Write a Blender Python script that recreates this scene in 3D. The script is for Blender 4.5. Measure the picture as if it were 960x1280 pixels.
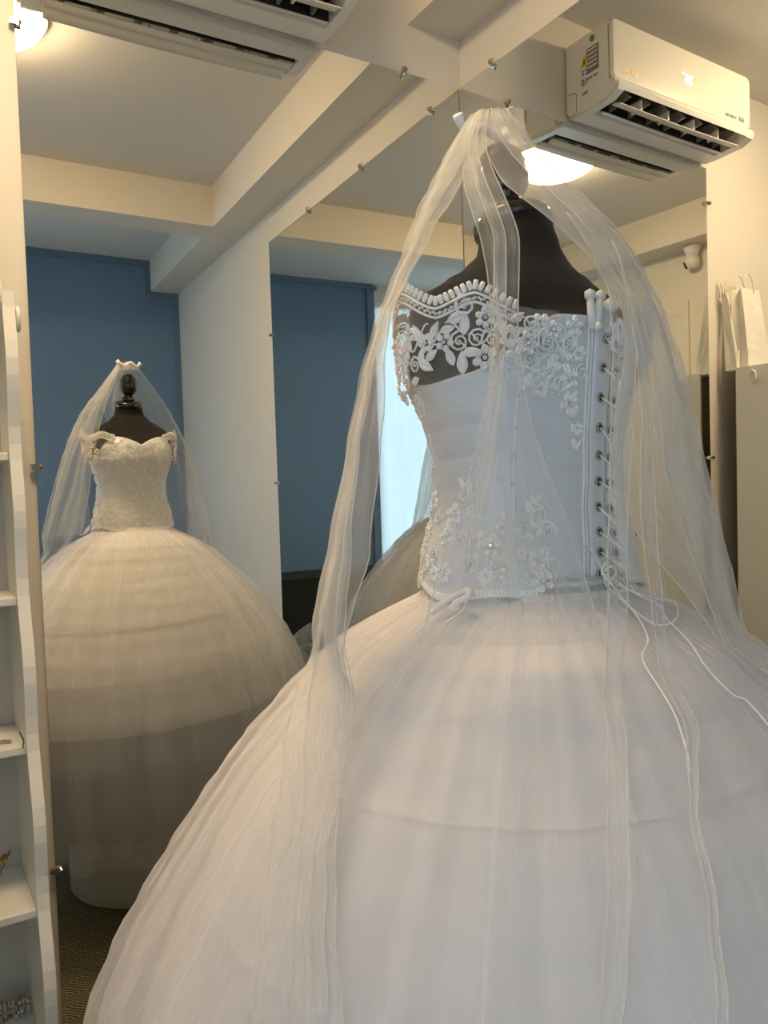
import bpy, bmesh, math, random
from mathutils import Vector, Matrix

for o in list(bpy.data.objects):
    bpy.data.objects.remove(o)
SC = bpy.context.scene
COL = SC.collection
rnd = random.Random(7)
PI = math.pi
EYE = 1.45            # eye height of the camera above the floor
SH = 0.0116           # the two mirrored walls meet at slightly more than a right angle

# ------------------------------------------------------------------ camera
cam_d = bpy.data.cameras.new('camera')
cam = bpy.data.objects.new('camera', cam_d)
COL.objects.link(cam)
F_PX, YAW, PITCH, ROLL = 968.52, 0.5442, -0.0388, -0.0306
_f = Vector((math.sin(YAW), math.cos(YAW), 0)); _r = Vector((math.cos(YAW), -math.sin(YAW), 0)); _u = Vector((0, 0, 1))
_f2 = _f*math.cos(PITCH) + _u*math.sin(PITCH); _u2 = _u*math.cos(PITCH) - _f*math.sin(PITCH)
_r3 = _r*math.cos(ROLL) + _u2*math.sin(ROLL); _u3 = _u2*math.cos(ROLL) - _r*math.sin(ROLL)
cam.matrix_world = Matrix(((_r3.x, _u3.x, -_f2.x, -1.4312), (_r3.y, _u3.y, -_f2.y, -1.86), (_r3.z, _u3.z, -_f2.z, EYE), (0, 0, 0, 1)))
cam_d.sensor_fit = 'HORIZONTAL'; cam_d.sensor_width = 36.0; cam_d.lens = F_PX*36/960
cam_d.clip_start = 0.02
SC.camera = cam

# ------------------------------------------------------------------ sky, exposure
wd = bpy.data.worlds.new('sky'); SC.world = wd; wd.use_nodes = True
bg = wd.node_tree.nodes['Background']
bg.inputs['Color'].default_value = (0.64, 0.83, 1.0, 1); bg.inputs['Strength'].default_value = 2.9
SC.view_settings.view_transform = 'Standard'; SC.view_settings.look = 'None'
SC.view_settings.gamma = 1.0; SC.view_settings.use_curve_mapping = False
SC.view_settings.exposure = 0.42
LAMP_POWER = 43.0
SC.cycles.max_bounces = 14; SC.cycles.diffuse_bounces = 5; SC.cycles.glossy_bounces = 6
SC.cycles.transmission_bounces = 6; SC.cycles.transparent_max_bounces = 40

# ------------------------------------------------------------------ node helpers
def mat(name, col=(.8, .8, .8), rough=.6, metal=0, spec=.5, bump=None, coat=0, emit=None, trans=0, vary=None, sheen=0):
    m = bpy.data.materials.new(name); m.use_nodes = True
    nt = m.node_tree; b = nt.nodes['Principled BSDF']
    b.inputs['Base Color'].default_value = (*col, 1); b.inputs['Roughness'].default_value = rough
    b.inputs['Metallic'].default_value = metal; b.inputs['Specular IOR Level'].default_value = spec
    b.inputs['Coat Weight'].default_value = coat; b.inputs['Coat Roughness'].default_value = .08
    b.inputs['Sheen Weight'].default_value = sheen
    if trans: b.inputs['Transmission Weight'].default_value = trans
    if emit:
        b.inputs['Emission Color'].default_value = (*emit[0], 1); b.inputs['Emission Strength'].default_value = emit[1]
    tc = nt.nodes.new('ShaderNodeTexCoord')
    if vary:
        scale, amt = vary
        n = nt.nodes.new('ShaderNodeTexNoise'); n.inputs['Scale'].default_value = scale; n.inputs['Detail'].default_value = 5
        nt.links.new(tc.outputs['Object'], n.inputs['Vector'])
        mr = nt.nodes.new('ShaderNodeMapRange'); mr.inputs[3].default_value = 1-amt; mr.inputs[4].default_value = 1+amt*.4
        nt.links.new(n.outputs['Fac'], mr.inputs['Value'])
        mx = nt.nodes.new('ShaderNodeMix'); mx.data_type = 'RGBA'; mx.blend_type = 'MULTIPLY'; mx.inputs['Factor'].default_value = 1
        mx.inputs[6].default_value = (*col, 1); nt.links.new(mr.outputs[0], mx.inputs[7]); nt.links.new(mx.outputs[2], b.inputs['Base Color'])
    if bump:
        scale, st, stretch = bump
        mp = nt.nodes.new('ShaderNodeMapping'); mp.inputs['Scale'].default_value = stretch
        n = nt.nodes.new('ShaderNodeTexNoise'); n.inputs['Scale'].default_value = scale; n.inputs['Detail'].default_value = 3
        bp = nt.nodes.new('ShaderNodeBump'); bp.inputs['Strength'].default_value = st; bp.inputs['Distance'].default_value = .01
        nt.links.new(tc.outputs['Object'], mp.inputs['Vector']); nt.links.new(mp.outputs[0], n.inputs['Vector'])
        nt.links.new(n.outputs['Fac'], bp.inputs['Height']); nt.links.new(bp.outputs[0], b.inputs['Normal'])
    return m

def tulle_mat(name, col, base, streak, lines, su, sv, edge=.55, transl=.35):
    """sheer net: transparent mixed with white cloth; density follows the threads (UV u across, v along) and the grazing angle"""
    m = bpy.data.materials.new(name); m.use_nodes = True; nt = m.node_tree; N = nt.nodes; L = nt.links
    N.remove(N['Principled BSDF']); out = N['Material Output']
    uv = N.new('ShaderNodeUVMap'); mp = N.new('ShaderNodeMapping'); mp.inputs['Scale'].default_value = (su, sv, 1)
    L.new(uv.outputs[0], mp.inputs['Vector'])
    n1 = N.new('ShaderNodeTexNoise'); n1.inputs['Scale'].default_value = 1; n1.inputs['Detail'].default_value = 4
    L.new(mp.outputs[0], n1.inputs['Vector'])
    mr = N.new('ShaderNodeMapRange'); mr.inputs[1].default_value = .35; mr.inputs[2].default_value = .68
    mr.inputs[3].default_value = base; mr.inputs[4].default_value = base+streak
    L.new(n1.outputs['Fac'], mr.inputs['Value'])
    mp2 = N.new('ShaderNodeMapping'); mp2.inputs['Scale'].default_value = (su*.55, sv*.5, 1); mp2.inputs['Location'].default_value = (3.3, 1.7, 0)
    L.new(uv.outputs[0], mp2.inputs['Vector'])
    n2 = N.new('ShaderNodeTexNoise'); n2.inputs['Scale'].default_value = 1; n2.inputs['Detail'].default_value = 1
    L.new(mp2.outputs[0], n2.inputs['Vector'])
    s1 = N.new('ShaderNodeMath'); s1.operation = 'SUBTRACT'; s1.inputs[1].default_value = .5; L.new(n2.outputs['Fac'], s1.inputs[0])
    s2 = N.new('ShaderNodeMath'); s2.operation = 'ABSOLUTE'; L.new(s1.outputs[0], s2.inputs[0])
    s3 = N.new('ShaderNodeMapRange'); s3.inputs[1].default_value = 0; s3.inputs[2].default_value = .035; s3.inputs[3].default_value = lines; s3.inputs[4].default_value = 0
    L.new(s2.outputs[0], s3.inputs['Value'])
    ad = N.new('ShaderNodeMath'); ad.operation = 'ADD'; L.new(mr.outputs[0], ad.inputs[0]); L.new(s3.outputs[0], ad.inputs[1])
    lw = N.new('ShaderNodeLayerWeight'); lw.inputs['Blend'].default_value = .5
    pw = N.new('ShaderNodeMath'); pw.operation = 'POWER'; pw.inputs[1].default_value = 2.2; L.new(lw.outputs['Facing'], pw.inputs[0])
    ml = N.new('ShaderNodeMath'); ml.operation = 'MULTIPLY'; ml.inputs[1].default_value = edge; L.new(pw.outputs[0], ml.inputs[0])
    ad2 = N.new('ShaderNodeMath'); ad2.operation = 'ADD'; ad2.use_clamp = True; L.new(ad.outputs[0], ad2.inputs[0]); L.new(ml.outputs[0], ad2.inputs[1])
    df = N.new('ShaderNodeBsdfDiffuse'); df.inputs['Color'].default_value = (*col, 1)
    tl = N.new('ShaderNodeBsdfTranslucent'); tl.inputs['Color'].default_value = (*col, 1)
    mx = N.new('ShaderNodeMixShader'); mx.inputs[0].default_value = transl; L.new(df.outputs[0], mx.inputs[1]); L.new(tl.outputs[0], mx.inputs[2])
    tr = N.new('ShaderNodeBsdfTransparent')
    mf = N.new('ShaderNodeMixShader'); L.new(ad2.outputs[0], mf.inputs[0]); L.new(tr.outputs[0], mf.inputs[1]); L.new(mx.outputs[0], mf.inputs[2])
    L.new(mf.outputs[0], out.inputs['Surface'])
    return m

def glossy_mat(name, col, rough=0.0):
    m = bpy.data.materials.new(name); m.use_nodes = True; nt = m.node_tree
    nt.nodes.remove(nt.nodes['Principled BSDF'])
    g = nt.nodes.new('ShaderNodeBsdfGlossy'); g.inputs['Color'].default_value = (*col, 1); g.inputs['Roughness'].default_value = rough
    nt.links.new(g.outputs[0], nt.nodes['Material Output'].inputs['Surface']); return m

def emit_mat(name, col, st):
    m = bpy.data.materials.new(name); m.use_nodes = True; nt = m.node_tree
    nt.nodes.remove(nt.nodes['Principled BSDF'])
    g = nt.nodes.new('ShaderNodeEmission'); g.inputs['Color'].default_value = (*col, 1); g.inputs['Strength'].default_value = st
    nt.links.new(g.outputs[0], nt.nodes['Material Output'].inputs['Surface']); return m

def carpet_mat():
    m = mat('patterned_carpet', (.1, .09, .06), .95, spec=.1); nt = m.node_tree; N = nt.nodes; L = nt.links; b = N['Principled BSDF']
    tc = N.new('ShaderNodeTexCoord'); sp = N.new('ShaderNodeSeparateXYZ'); L.new(tc.outputs['Object'], sp.inputs[0])
    def M(op, a, bb=None):
        n = N.new('ShaderNodeMath'); n.operation = op
        for i, v in enumerate((a, bb)):
            if v is None: continue
            if isinstance(v, (int, float)): n.inputs[i].default_value = v
            else: L.new(v, n.inputs[i])
        return n.outputs[0]
    x = M('MULTIPLY', M('ADD', sp.outputs[0], 1.082), 1/.13); y = M('MULTIPLY', M('ADD', sp.outputs[1], .54), 1/.113)
    u = M('ABSOLUTE', M('SUBTRACT', M('FRACT', M('ADD', M('ADD', x, y), 100.5)), .5))
    v = M('ABSOLUTE', M('SUBTRACT', M('FRACT', M('ADD', M('SUBTRACT', x, y), 100.5)), .5))
    r = M('MAXIMUM', u, v)
    s = M('SINE', M('MULTIPLY', r, 2*PI*8.5))
    mr = N.new('ShaderNodeMapRange'); mr.inputs[1].default_value = -.35; mr.inputs[2].default_value = .35; L.new(s, mr.inputs['Value'])
    n = N.new('ShaderNodeTexNoise'); n.inputs['Scale'].default_value = 400; L.new(tc.outputs['Object'], n.inputs['Vector'])
    mul = M('MULTIPLY', mr.outputs[0], M('ADD', n.outputs['Fac'], .4))
    mx = N.new('ShaderNodeMix'); mx.data_type = 'RGBA'; L.new(mul, mx.inputs['Factor'])
    mx.inputs[6].default_value = (.045, .04, .03, 1); mx.inputs[7].default_value = (.27, .22, .12, 1)
    L.new(mx.outputs[2], b.inputs['Base Color'])
    bp = N.new('ShaderNodeBump'); bp.inputs['Strength'].default_value = .5; bp.inputs['Distance'].default_value = .004
    L.new(mul, bp.inputs['Height']); L.new(bp.outputs[0], b.inputs['Normal'])
    return m

M_ = {}
M_['wall'] = mat('white_wall_paint', (.76, .72, .65), .75, spec=.25, vary=(3, .05), bump=(90, .05, (1, 1, 1)))
M_['ceil'] = mat('ceiling_paint', (.74, .72, .68), .85, spec=.2, vary=(2, .05))
M_['blue'] = mat('blue_wall_paint', (.165, .275, .43), .7, spec=.25, vary=(4, .08))
M_['bluetrim'] = mat('blue_trim_paint', (.125, .21, .335), .55)
M_['carpet'] = carpet_mat()
M_['mirror'] = glossy_mat('mirror_silver', (.87, .885, .865))
M_['mirror_edge'] = mat('mirror_glass_edge', (.12, .16, .15), .2)
M_['chrome'] = mat('chrome', (.62, .56, .48), .18, metal=1)
M_['white_plastic'] = mat('white_plastic', (.80, .79, .76), .35, spec=.5)
M_['ac_front'] = mat('glossy_white_plastic', (.80, .77, .70), .22, spec=.5, coat=.5)
M_['dark'] = mat('dark_plastic', (.02, .02, .02), .5)
M_['grey'] = mat('grey_print', (.22, .21, .20), .6)
M_['gold'] = mat('gold_print', (.85, .66, .32), .3, metal=.6)
M_['yellow'] = mat('yellow_sticker', (.85, .55, .03), .5)
M_['green'] = mat('green_sticker', (.10, .28, .06), .5)
M_['led'] = emit_mat('led_digits', (1, .98, .95), 2.2)
M_['shelf'] = mat('white_lacquer', (.80, .79, .74), .4, vary=(6, .04))
M_['shelf_in'] = mat('beige_board', (.50, .46, .40), .6)
M_['brown'] = mat('brown_hardboard', (.09, .06, .045), .7)
M_['paper'] = mat('white_kraft_paper', (.82, .80, .74), .8, spec=.2, vary=(9, .06), bump=(14, .25, (1, 1, .4)))
M_['black_cloth'] = mat('black_jersey', (.018, .0175, .018), .9, spec=.25, sheen=.08, bump=(300, .1, (1, 1, 1)))
M_['black_wood'] = mat('black_lacquer', (.008, .008, .008), .18, coat=.3)
M_['satin'] = mat('white_satin', (.68, .70, .75), .33, spec=.45, sheen=.25, bump=(9, .55, (1, 1, 3.2)))
M_['satin_trim'] = mat('satin_piping', (.83, .83, .84), .4)
M_['lace'] = mat('embroidered_lace', (.90, .89, .88), .5, sheen=.2)
M_['pearl'] = mat('pearl', (.86, .83, .80), .18, spec=.6, coat=.6)
M_['crystal'] = mat('rhinestone', (.72, .74, .78), .05, spec=1.0, coat=1)
M_['eyelet'] = mat('steel_eyelet', (.40, .38, .33), .3, metal=1)
M_['cord'] = mat('white_satin_cord', (.88, .87, .86), .45)
M_['lining'] = tulle_mat('petticoat_net', (.95, .925, .89), .55, .10, .03, 60, 1.5, .25, .12)
M_['tulle'] = tulle_mat('skirt_tulle', (.90, .90, .975), .06, .15, .08, 46, 1.1, .42, .12)
M_['veil'] = tulle_mat('veil_tulle', (.85, .845, .84), .20, .10, .03, 2.2, .8, .38, .40)
M_['veil_hem'] = tulle_mat('veil_hem_tulle', (.88, .86, .82), .40, .1, .0, 4, .8, .2, .4)
M_['net'] = tulle_mat('lace_net', (.84, .82, .82), .16, .10, .0, 200, 60, .3, .3)
M_['podium'] = mat('podium_lacquer', (.66, .70, .66), .3, coat=.2)
M_['lamp'] = emit_mat('lit_opal_glass', (1.0, .72, .40), LAMP_POWER)
M_['lamp_rim'] = mat('lamp_rim', (.8, .75, .65), .4)
M_['door'] = mat('door_paint', (.74, .71, .64), .5)
M_['frame'] = mat('window_frame_paint', (.8, .8, .78), .4)
M_['dim_sheet'] = tulle_mat('added_dimming_sheet', (.80, .88, .86), .95, .05, .0, 3, 3, .2, .75)
M_['black_felt'] = mat('black_table_cloth', (.015, .02, .018), .95)
M_['plastic_film'] = tulle_mat('clear_plastic_film', (.70, .74, .76), .28, .25, .3, 8, 8, .6, .4)
M_['gem_metal'] = mat('rhinestone_metal', (.55, .50, .44), .2, metal=1)
M_['gold_metal'] = mat('gold_wire', (.45, .30, .12), .3, metal=1)
g = mat('window_glass', (1, 1, 1), .0, trans=1.0); M_['glass'] = g

# ------------------------------------------------------------------ mesh helpers
def W(x, y, z=0):            # room coordinates -> world (the room's corner is not exactly square)
    return (x-SH*y, y-SH*x, z)

class MB:
    def __init__(s): s.v = []; s.f = []; s.m = []; s.uv = []
    def add(s, vs, fs, mi=0, uvs=None):
        k = len(s.v); s.v += [tuple(p) for p in vs]
        for i, f in enumerate(fs):
            s.f.append(tuple(k+j for j in f)); s.m.append(mi)
        s.uv += list(uvs) if uvs else [(0, 0)]*len(vs)
        return s
    def box(s, x0, x1, y0, y1, z0, z1, mi=0, warp=True, bev=0):
        if bev:
            bm = bmesh.new(); bmesh.ops.create_cube(bm, size=1)
            for v in bm.verts: v.co = Vector(((x0+x1)/2+v.co.x*(x1-x0), (y0+y1)/2+v.co.y*(y1-y0), (z0+z1)/2+v.co.z*(z1-z0)))
            bmesh.ops.bevel(bm, geom=bm.edges[:], offset=bev, segments=2, affect='EDGES', profile=.5)
            bm.verts.index_update()
            vs = [tuple(v.co) for v in bm.verts]; fs = [[v.index for v in f.verts] for f in bm.faces]; bm.free()
        else:
            vs = [(x, y, z) for z in (z0, z1) for y in (y0, y1) for x in (x0, x1)]
            fs = [(0, 2, 3, 1), (4, 5, 7, 6), (0, 1, 5, 4), (2, 6, 7, 3), (0, 4, 6, 2), (1, 3, 7, 5)]
        if warp: vs = [W(*p) for p in vs]
        return s.add(vs, fs, mi)
    def tube(s, pts, r, n=6, mi=0, closed=False):
        pts = [Vector(p) for p in pts]; k = len(pts); vs = []; fs = []
        up = Vector((0, 0, 1)); prev = None
        for i, p in enumerate(pts):
            a = pts[(i-1) % k] if (closed or i > 0) else p; b = pts[(i+1) % k] if (closed or i < k-1) else p
            t = (b-a); t = t.normalized() if t.length > 1e-9 else Vector((0, 0, 1))
            if prev is None:
                q = up if abs(t.z) < .9 else Vector((1, 0, 0)); x = t.cross(q).normalized()
            else:
                x = (prev-t*prev.dot(t)); x = x.normalized() if x.length > 1e-6 else t.orthogonal().normalized()
            prev = x; y = t.cross(x); rr = r[i] if isinstance(r, (list, tuple)) else r
            for j in range(n): vs.append(tuple(p+(x*math.cos(2*PI*j/n)+y*math.sin(2*PI*j/n))*rr))
        for i in range(k if closed else k-1):
            for j in range(n):
                a0 = i*n+j; a1 = i*n+(j+1) % n; b0 = ((i+1) % k)*n+j; b1 = ((i+1) % k)*n+(j+1) % n
                fs.append((a0, a1, b1, b0))
        if not closed: fs.append(tuple(reversed(range(n)))); fs.append(tuple((k-1)*n+j for j in range(n)))
        return s.add(vs, fs, mi)
    def lathe(s, cx, cy, prof, n=32, mi=0, sx=1, sy=1):
        vs = []; fs = []
        for r, z in prof:
            for j in range(n): vs.append((cx+r*sx*math.cos(2*PI*j/n), cy+r*sy*math.sin(2*PI*j/n), z))
        for i in range(len(prof)-1):
            for j in range(n): fs.append((i*n+j, i*n+(j+1) % n, (i+1)*n+(j+1) % n, (i+1)*n+j))
        fs.append(tuple(reversed(range(n)))); fs.append(tuple((len(prof)-1)*n+j for j in range(n)))
        return s.add(vs, fs, mi)
    def bead(s, c, r, mi=0, n=6):
        vs = [(c[0], c[1], c[2]+r)]; fs = []
        for zz, rr in ((.5, .87), (-.5, .87)):
            for j in range(n): vs.append((c[0]+r*rr*math.cos(2*PI*j/n), c[1]+r*rr*math.sin(2*PI*j/n), c[2]+r*zz))
        vs.append((c[0], c[1], c[2]-r))
        for j in range(n):
            j2 = (j+1) % n
            fs += [(0, 1+j, 1+j2), (1+j, 1+n+j, 1+n+j2, 1+j2), (1+n+j, 2*n+1, 1+n+j2)]
        return s.add(vs, fs, mi)
    def grid(s, fn, nu, nv, mi=0, closed=False, uvf=None, mif=None):
        vs = []; fs = []; uv = []; k = len(s.v)
        mu = nu if closed else nu+1
        cols = nu+1
        for j in range(nv+1):
            for i in range(cols):
                vs.append(fn(i/nu, j/nv)); uv.append(uvf(i/nu, j/nv) if uvf else (i/nu, j/nv))
        for j in range(nv):
            for i in range(nu):
                a = j*cols+i; fs.append((a, a+1, a+cols+1, a+cols))
        if mif:
            for q, f in enumerate(fs):
                i = q % nu; j = q//nu
                s.f.append(tuple(k+t for t in f)); s.m.append(mif(i, j))
            s.v += [tuple(p) for p in vs]; s.uv += uv
            return s
        return s.add(vs, fs, mi, uv)
    def mesh(s, name, mats, smooth=False):
        me = bpy.data.meshes.new(name); me.from_pydata(s.v, [], s.f); me.update()
        for m in mats: me.materials.append(m)
        if len(mats) > 1: me.polygons.foreach_set('material_index', s.m)
        ul = me.uv_layers.new(name='UVMap'); vi = [0]*len(me.loops); me.loops.foreach_get('vertex_index', vi)
        flat = []
        for i in vi: flat += [s.uv[i][0], s.uv[i][1]]
        ul.data.foreach_set('uv', flat)
        if smooth: me.polygons.foreach_set('use_smooth', [True]*len(me.polygons))
        return me

def link(name, me, parent=None, loc=None, rot=None):
    o = bpy.data.objects.new(name, me); COL.objects.link(o)
    if parent is not None: o.parent = parent
    if loc is not None: o.location = loc
    if rot is not None: o.rotation_euler = rot
    return o
def obj(name, mb, mats, parent=None, smooth=False):
    """links one mesh object; its origin sits at world zero, children of an Empty at loc keep world coordinates"""
    if not isinstance(mats, (list, tuple)): mats = [mats]
    if parent is not None:
        off = world_off(parent)
        if off.length > 1e-9: mb.v = [(p[0]-off.x, p[1]-off.y, p[2]-off.z) for p in mb.v]
    return link(name, mb.mesh(name, mats, smooth), parent)
def world_off(p):
    o = Vector((0, 0, 0))
    while p is not None: o += p.location; p = p.parent
    return o
def thing(name, label, cat, loc=(0, 0, 0), group=None):
    o = bpy.data.objects.new(name, None); COL.objects.link(o); o.empty_display_size = .05
    o.location = loc; o['label'] = label; o['category'] = cat
    if group: o['group'] = group
    return o
def tag(o, label, cat, group=None):
    o['label'] = label; o['category'] = cat
    if group: o['group'] = group
    return o
def struct(name, mb, m, parent=None):
    o = obj(name, mb, m, parent); o['kind'] = 'structure'; return o
def Z(z): return z+EYE       # heights below are measured from the eye level

# ------------------------------------------------------------------ room shell
CE = Z(1.492); BB = Z(1.295); XW = -2.512; YD = -3.248
struct('floor', MB().box(XW-.1, .1, YD-.1, .1, -.06, 0), M_['carpet'])
struct('ceiling', MB().box(XW-.1, .1, YD-.1, .1, CE, CE+.06), M_['ceil'])
struct('wall_front', MB().box(XW-.1, .1, .008, .10, 0, CE), M_['wall'])
struct('wall_right', MB().box(.008, .10, YD-.1, .1, 0, CE), M_['wall'])
BX = -1.455
mb = MB().box(BX, .1, YD-.1, YD, 0, CE, 0)
mb.box(XW-.1, BX, YD-.1, YD, 0, Z(-.95), 1).box(XW-.1, BX, YD-.1, YD, Z(1.36), CE, 1).box(XW-.1, XW+.06, YD-.1, YD, Z(-.95), Z(1.36), 1)
struct('wall_back', mb, [M_['blue'], M_['wall']])
WY0, WY1, WZ0, WZ1 = -2.85, -1.82, Z(-.9), Z(1.05)
mb = MB().box(XW-.1, XW, YD-.1, WY0, 0, CE).box(XW-.1, XW, WY1, .1, 0, CE)
mb.box(XW-.1, XW, WY0, WY1, 0, WZ0).box(XW-.1, XW, WY0, WY1, WZ1, CE)
struct('wall_left', mb, M_['wall'])
# dropped beams under the ceiling
struct('trim_1', MB().box(-.1723, .008, YD, .008, BB, CE), M_['wall'])
struct('trim_2', MB().box(XW, XW+.1827, YD, .008, BB, CE), M_['wall'])
struct('trim_3', MB().box(XW+.1827, -.1723, -2.0488, -1.8656, BB, CE), M_['wall'])
# blue moulding along the top of the blue wall, stepping round the beam
zt = Z(1.476)
mb = MB().box(BX, -.1723, YD, YD+.022, zt-.022, CE).box(-.20, -.1723, YD, YD+.022, BB-.02, zt).box(-.20, .008, YD, YD+.022, BB-.024, BB)
mb.box(BX-.02, BX+.02, YD, YD+.035, zt-.026, zt+.004)
struct('trim_4', mb, M_['bluetrim'])
struct('trim_5', MB().box(BX-.004, BX+.055, YD-.1, YD+.018, 0, zt-.02), M_['bluetrim'])
struct('trim_6', MB().box(-.028, .008, YD, YD+.014, 0, BB-.02), M_['bluetrim'])
struct('baseboard_left', MB().box(XW, XW+.015, WY0-.2, -.98+.1, 0, .09), M_['door'])
struct('baseboard_right', MB().box(-.007, .008, YD, -1.60, 0, .09), M_['door'])
# windows
def window(name, mbf, mbg):
    o = struct(name, mbf, M_['frame']); gl = obj('pane', mbg, M_['glass'], o); return o
f = MB(); x0, x1, z0, z1 = XW+.06, BX-.004, Z(-.95), Z(1.36); y0, y1 = YD-.08, YD-.03
f.box(x0, x0+.045, y0, y1, z0, z1).box(x1-.02, x1, y0, y1, z0, z1).box(x0+.045, x1-.02, y0+.001, y1-.001, z0, z0+.05).box(x0+.045, x1-.02, y0+.001, y1-.001, z1-.03, z1).box((x0+x1)/2-.02-.2, (x0+x1)/2+.02-.2, y0+.002, y1-.002, z0+.05, z1-.03)
w1 = window('window_1', f, MB().box(x0+.01, x1-.01, YD-.058, YD-.052, z0+.01, z1-.01))
def _bl(u, v): return W(x0+.02+(x1-x0-.03)*u, YD-.015+.006*math.sin(u*40), z1-.02-(z1-z0-.05)*v)
obj('window_dimming_sheet', MB().grid(_bl, 60, 4), M_['dim_sheet'], w1, True)  # sheer sheet added to dim the daylight in this window
f = MB(); y0, y1 = WY0, WY1; x0, x1 = XW-.08, XW-.03
f.box(x0, x1, y0, y0+.045, WZ0, WZ1).box(x0, x1, y1-.045, y1, WZ0, WZ1).box(x0+.001, x1-.001, y0+.045, y1-.045, WZ0, WZ0+.05).box(x0+.001, x1-.001, y0+.045, y1-.045, WZ1-.05, WZ1).box(x0+.002, x1-.002, (y0+y1)/2-.02, (y0+y1)/2+.02, WZ0+.05, WZ1-.05)
window('window_2', f, MB().box(XW-.058, XW-.052, y0+.01, y1-.01, WZ0+.01, WZ1-.01))
# white panelled door on the left wall, next to the camera
d = MB(); dy0, dy1, dz = -1.78, -.985, Z(1.0)
d.box(XW, XW+.016, dy0, dy0+.07, 0, dz).box(XW, XW+.016, dy1-.07, dy1, 0, dz).box(XW, XW+.0155, dy0+.07, dy1-.07, dz-.07, dz)
d.box(XW, XW+.010, dy0+.07, dy1-.07, 0, dz-.07)
d1 = struct('door_1', d, M_['door'])
for (a, b) in ((.12, .95), (1.15, 2.25)):
    q = MB().box(XW+.012, XW+.02, dy0+.16, dy1-.16, a, b).box(XW+.02, XW+.024, dy0+.20, dy1-.20, a+.05, b-.05)
    obj('door_panel', q, M_['door'], d1)
q = MB(); 
q.box(XW+.012, XW+.02, -1.47, -1.43, Z(-.55), Z(-.33)).tube([W(XW+.02, -1.45, Z(-.36)), W(XW+.06, -1.45, Z(-.36)), W(XW+.06, -1.34, Z(-.36))], .009, 8)
q.tube([W(XW+.02, -1.45, Z(-.525)), W(XW+.05, -1.45, Z(-.525)), W(XW+.05, -1.35, Z(-.525))], .006, 8)
obj('door_handle', q, M_['eyelet'], d1, True)
# ceiling lamp
def ceiling_lamp(LX, LY, label):
    lamp = thing('ceiling_lamp', label, 'lamp', W(LX, LY, CE))
    obj('lamp_rim', MB().lathe(*W(LX, LY)[:2], [(.205, CE-.018), (.205, CE-.001)], 40), M_['lamp_rim'], lamp)
    prof = [(.198*math.cos(a*PI/2/8)+.001, CE-.018-.075*math.sin(a*PI/2/8)) for a in range(8, -1, -1)]
    obj('lamp_shade', MB().lathe(*W(LX, LY)[:2], prof, 40), M_['lamp'], lamp, True)
ceiling_lamp(-1.235, -.80, 'round flush ceiling lamp glowing warm at the top of both mirrors')
# security camera at the top of the left wall
sc = thing('security_camera', 'small white dome security camera below the beam beside the door', 'camera', W(XW, -.93, Z(1.27)))
q = MB(); c = Vector(W(XW+.05, -.93, 0)); q.lathe(c.x, c.y, [(.030, Z(1.235)), (.036, Z(1.25)), (.049, Z(1.286)), (.049, Z(1.2935))], 24); obj('camera_mount', q, M_['white_plastic'], sc, True)
q = MB(); c = Vector(W(XW+.05, -.93, Z(1.205)))
q.lathe(c.x, c.y, [(.012, c.z+.042), (.026, c.z+.036), (.038, c.z+.022), (.043, c.z), (.038, c.z-.022), (.024, c.z-.037), (.005, c.z-.043)], 20)
obj('camera_head', q, M_['white_plastic'], sc, True)
q = MB(); q.tube([c+Vector((.012, -.020, -.012)), c+Vector((.022, -.034, -.020))], .022, 16); obj('lens', q, M_['dark'], sc, True)

# ------------------------------------------------------------------ mirrors
def clip(parent, p, n, up):
    """chrome mirror clip: wall plate, screw head and a lip folded over the glass"""
    q = MB(); p = Vector(p); n = Vector(n); up = Vector(up); s = n.cross(up)
    def P(a, b, c): return tuple(p+n*a+up*b+s*c)
    vs = [P(a, b, c) for a in (0, .006) for b in (-.010, .012) for c in (-.006, .006)]
    q.add(vs, [(0, 1, 3, 2), (4, 6, 7, 5), (0, 4, 5, 1), (2, 3, 7, 6), (0, 2, 6, 4), (1, 5, 7, 3)])
    q.tube([P(.005, .004, 0), P(.011, .004, 0)], .007, 10)
    q.tube([P(.006, -.009, -.004), P(.010, -.011, 0), P(.006, -.009, .004)], .003, 6)
    return obj('mirror_clip', q, M_['chrome'], parent)
mt = Z(1.1543); mb0 = .03
ml = thing('wall_mirror', 'tall frameless mirror on the front wall reflecting the front of the gown', 'mirror', W(-.6, 0, mb0))
def sl(x, z): return .0027*(z-EYE)    # the glass leans a touch
xe = -1.1965
vs = [];
for (x, z) in ((xe, mb0), (-.0015, mb0), (-.0015, mt), (xe, mt)):
    p = W(x, 0, z); vs.append((p[0], p[1]+sl(x, z), z))
vs += [(p[0], p[1]+.005-.0*1, p[2]) for p in vs]
q = MB().add(vs, [(0, 1, 2, 3)], 0).add(vs, [(4, 7, 6, 5), (0, 4, 5, 1), (1, 5, 6, 2), (2, 6, 7, 3), (3, 7, 4, 0)], 1)
obj('mirror_glass', q, [M_['mirror'], M_['mirror_edge']], ml)
for x in (-.1954,): clip(ml, W(x, 0, mt), (0, -1, 0), (0, 0, 1))
for z in (1.0211, .0568, -.8551): clip(ml, W(xe, 0, Z(z)), (0, -1, 0), (-1, 0, 0))
mr_ = thing('wall_mirror', 'tall frameless mirror on the right wall reflecting the air conditioner', 'mirror', W(0, -.8, mb0))
ye = -1.5676
vs = []
for (y, z) in ((-.0015, mb0), (ye, mb0), (ye, mt), (-.0015, mt)):
    p = W(0, y, z); vs.append((p[0]+.0008*(z-EYE), p[1], z))
vs += [(p[0]+.005, p[1], p[2]) for p in vs]
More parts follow.
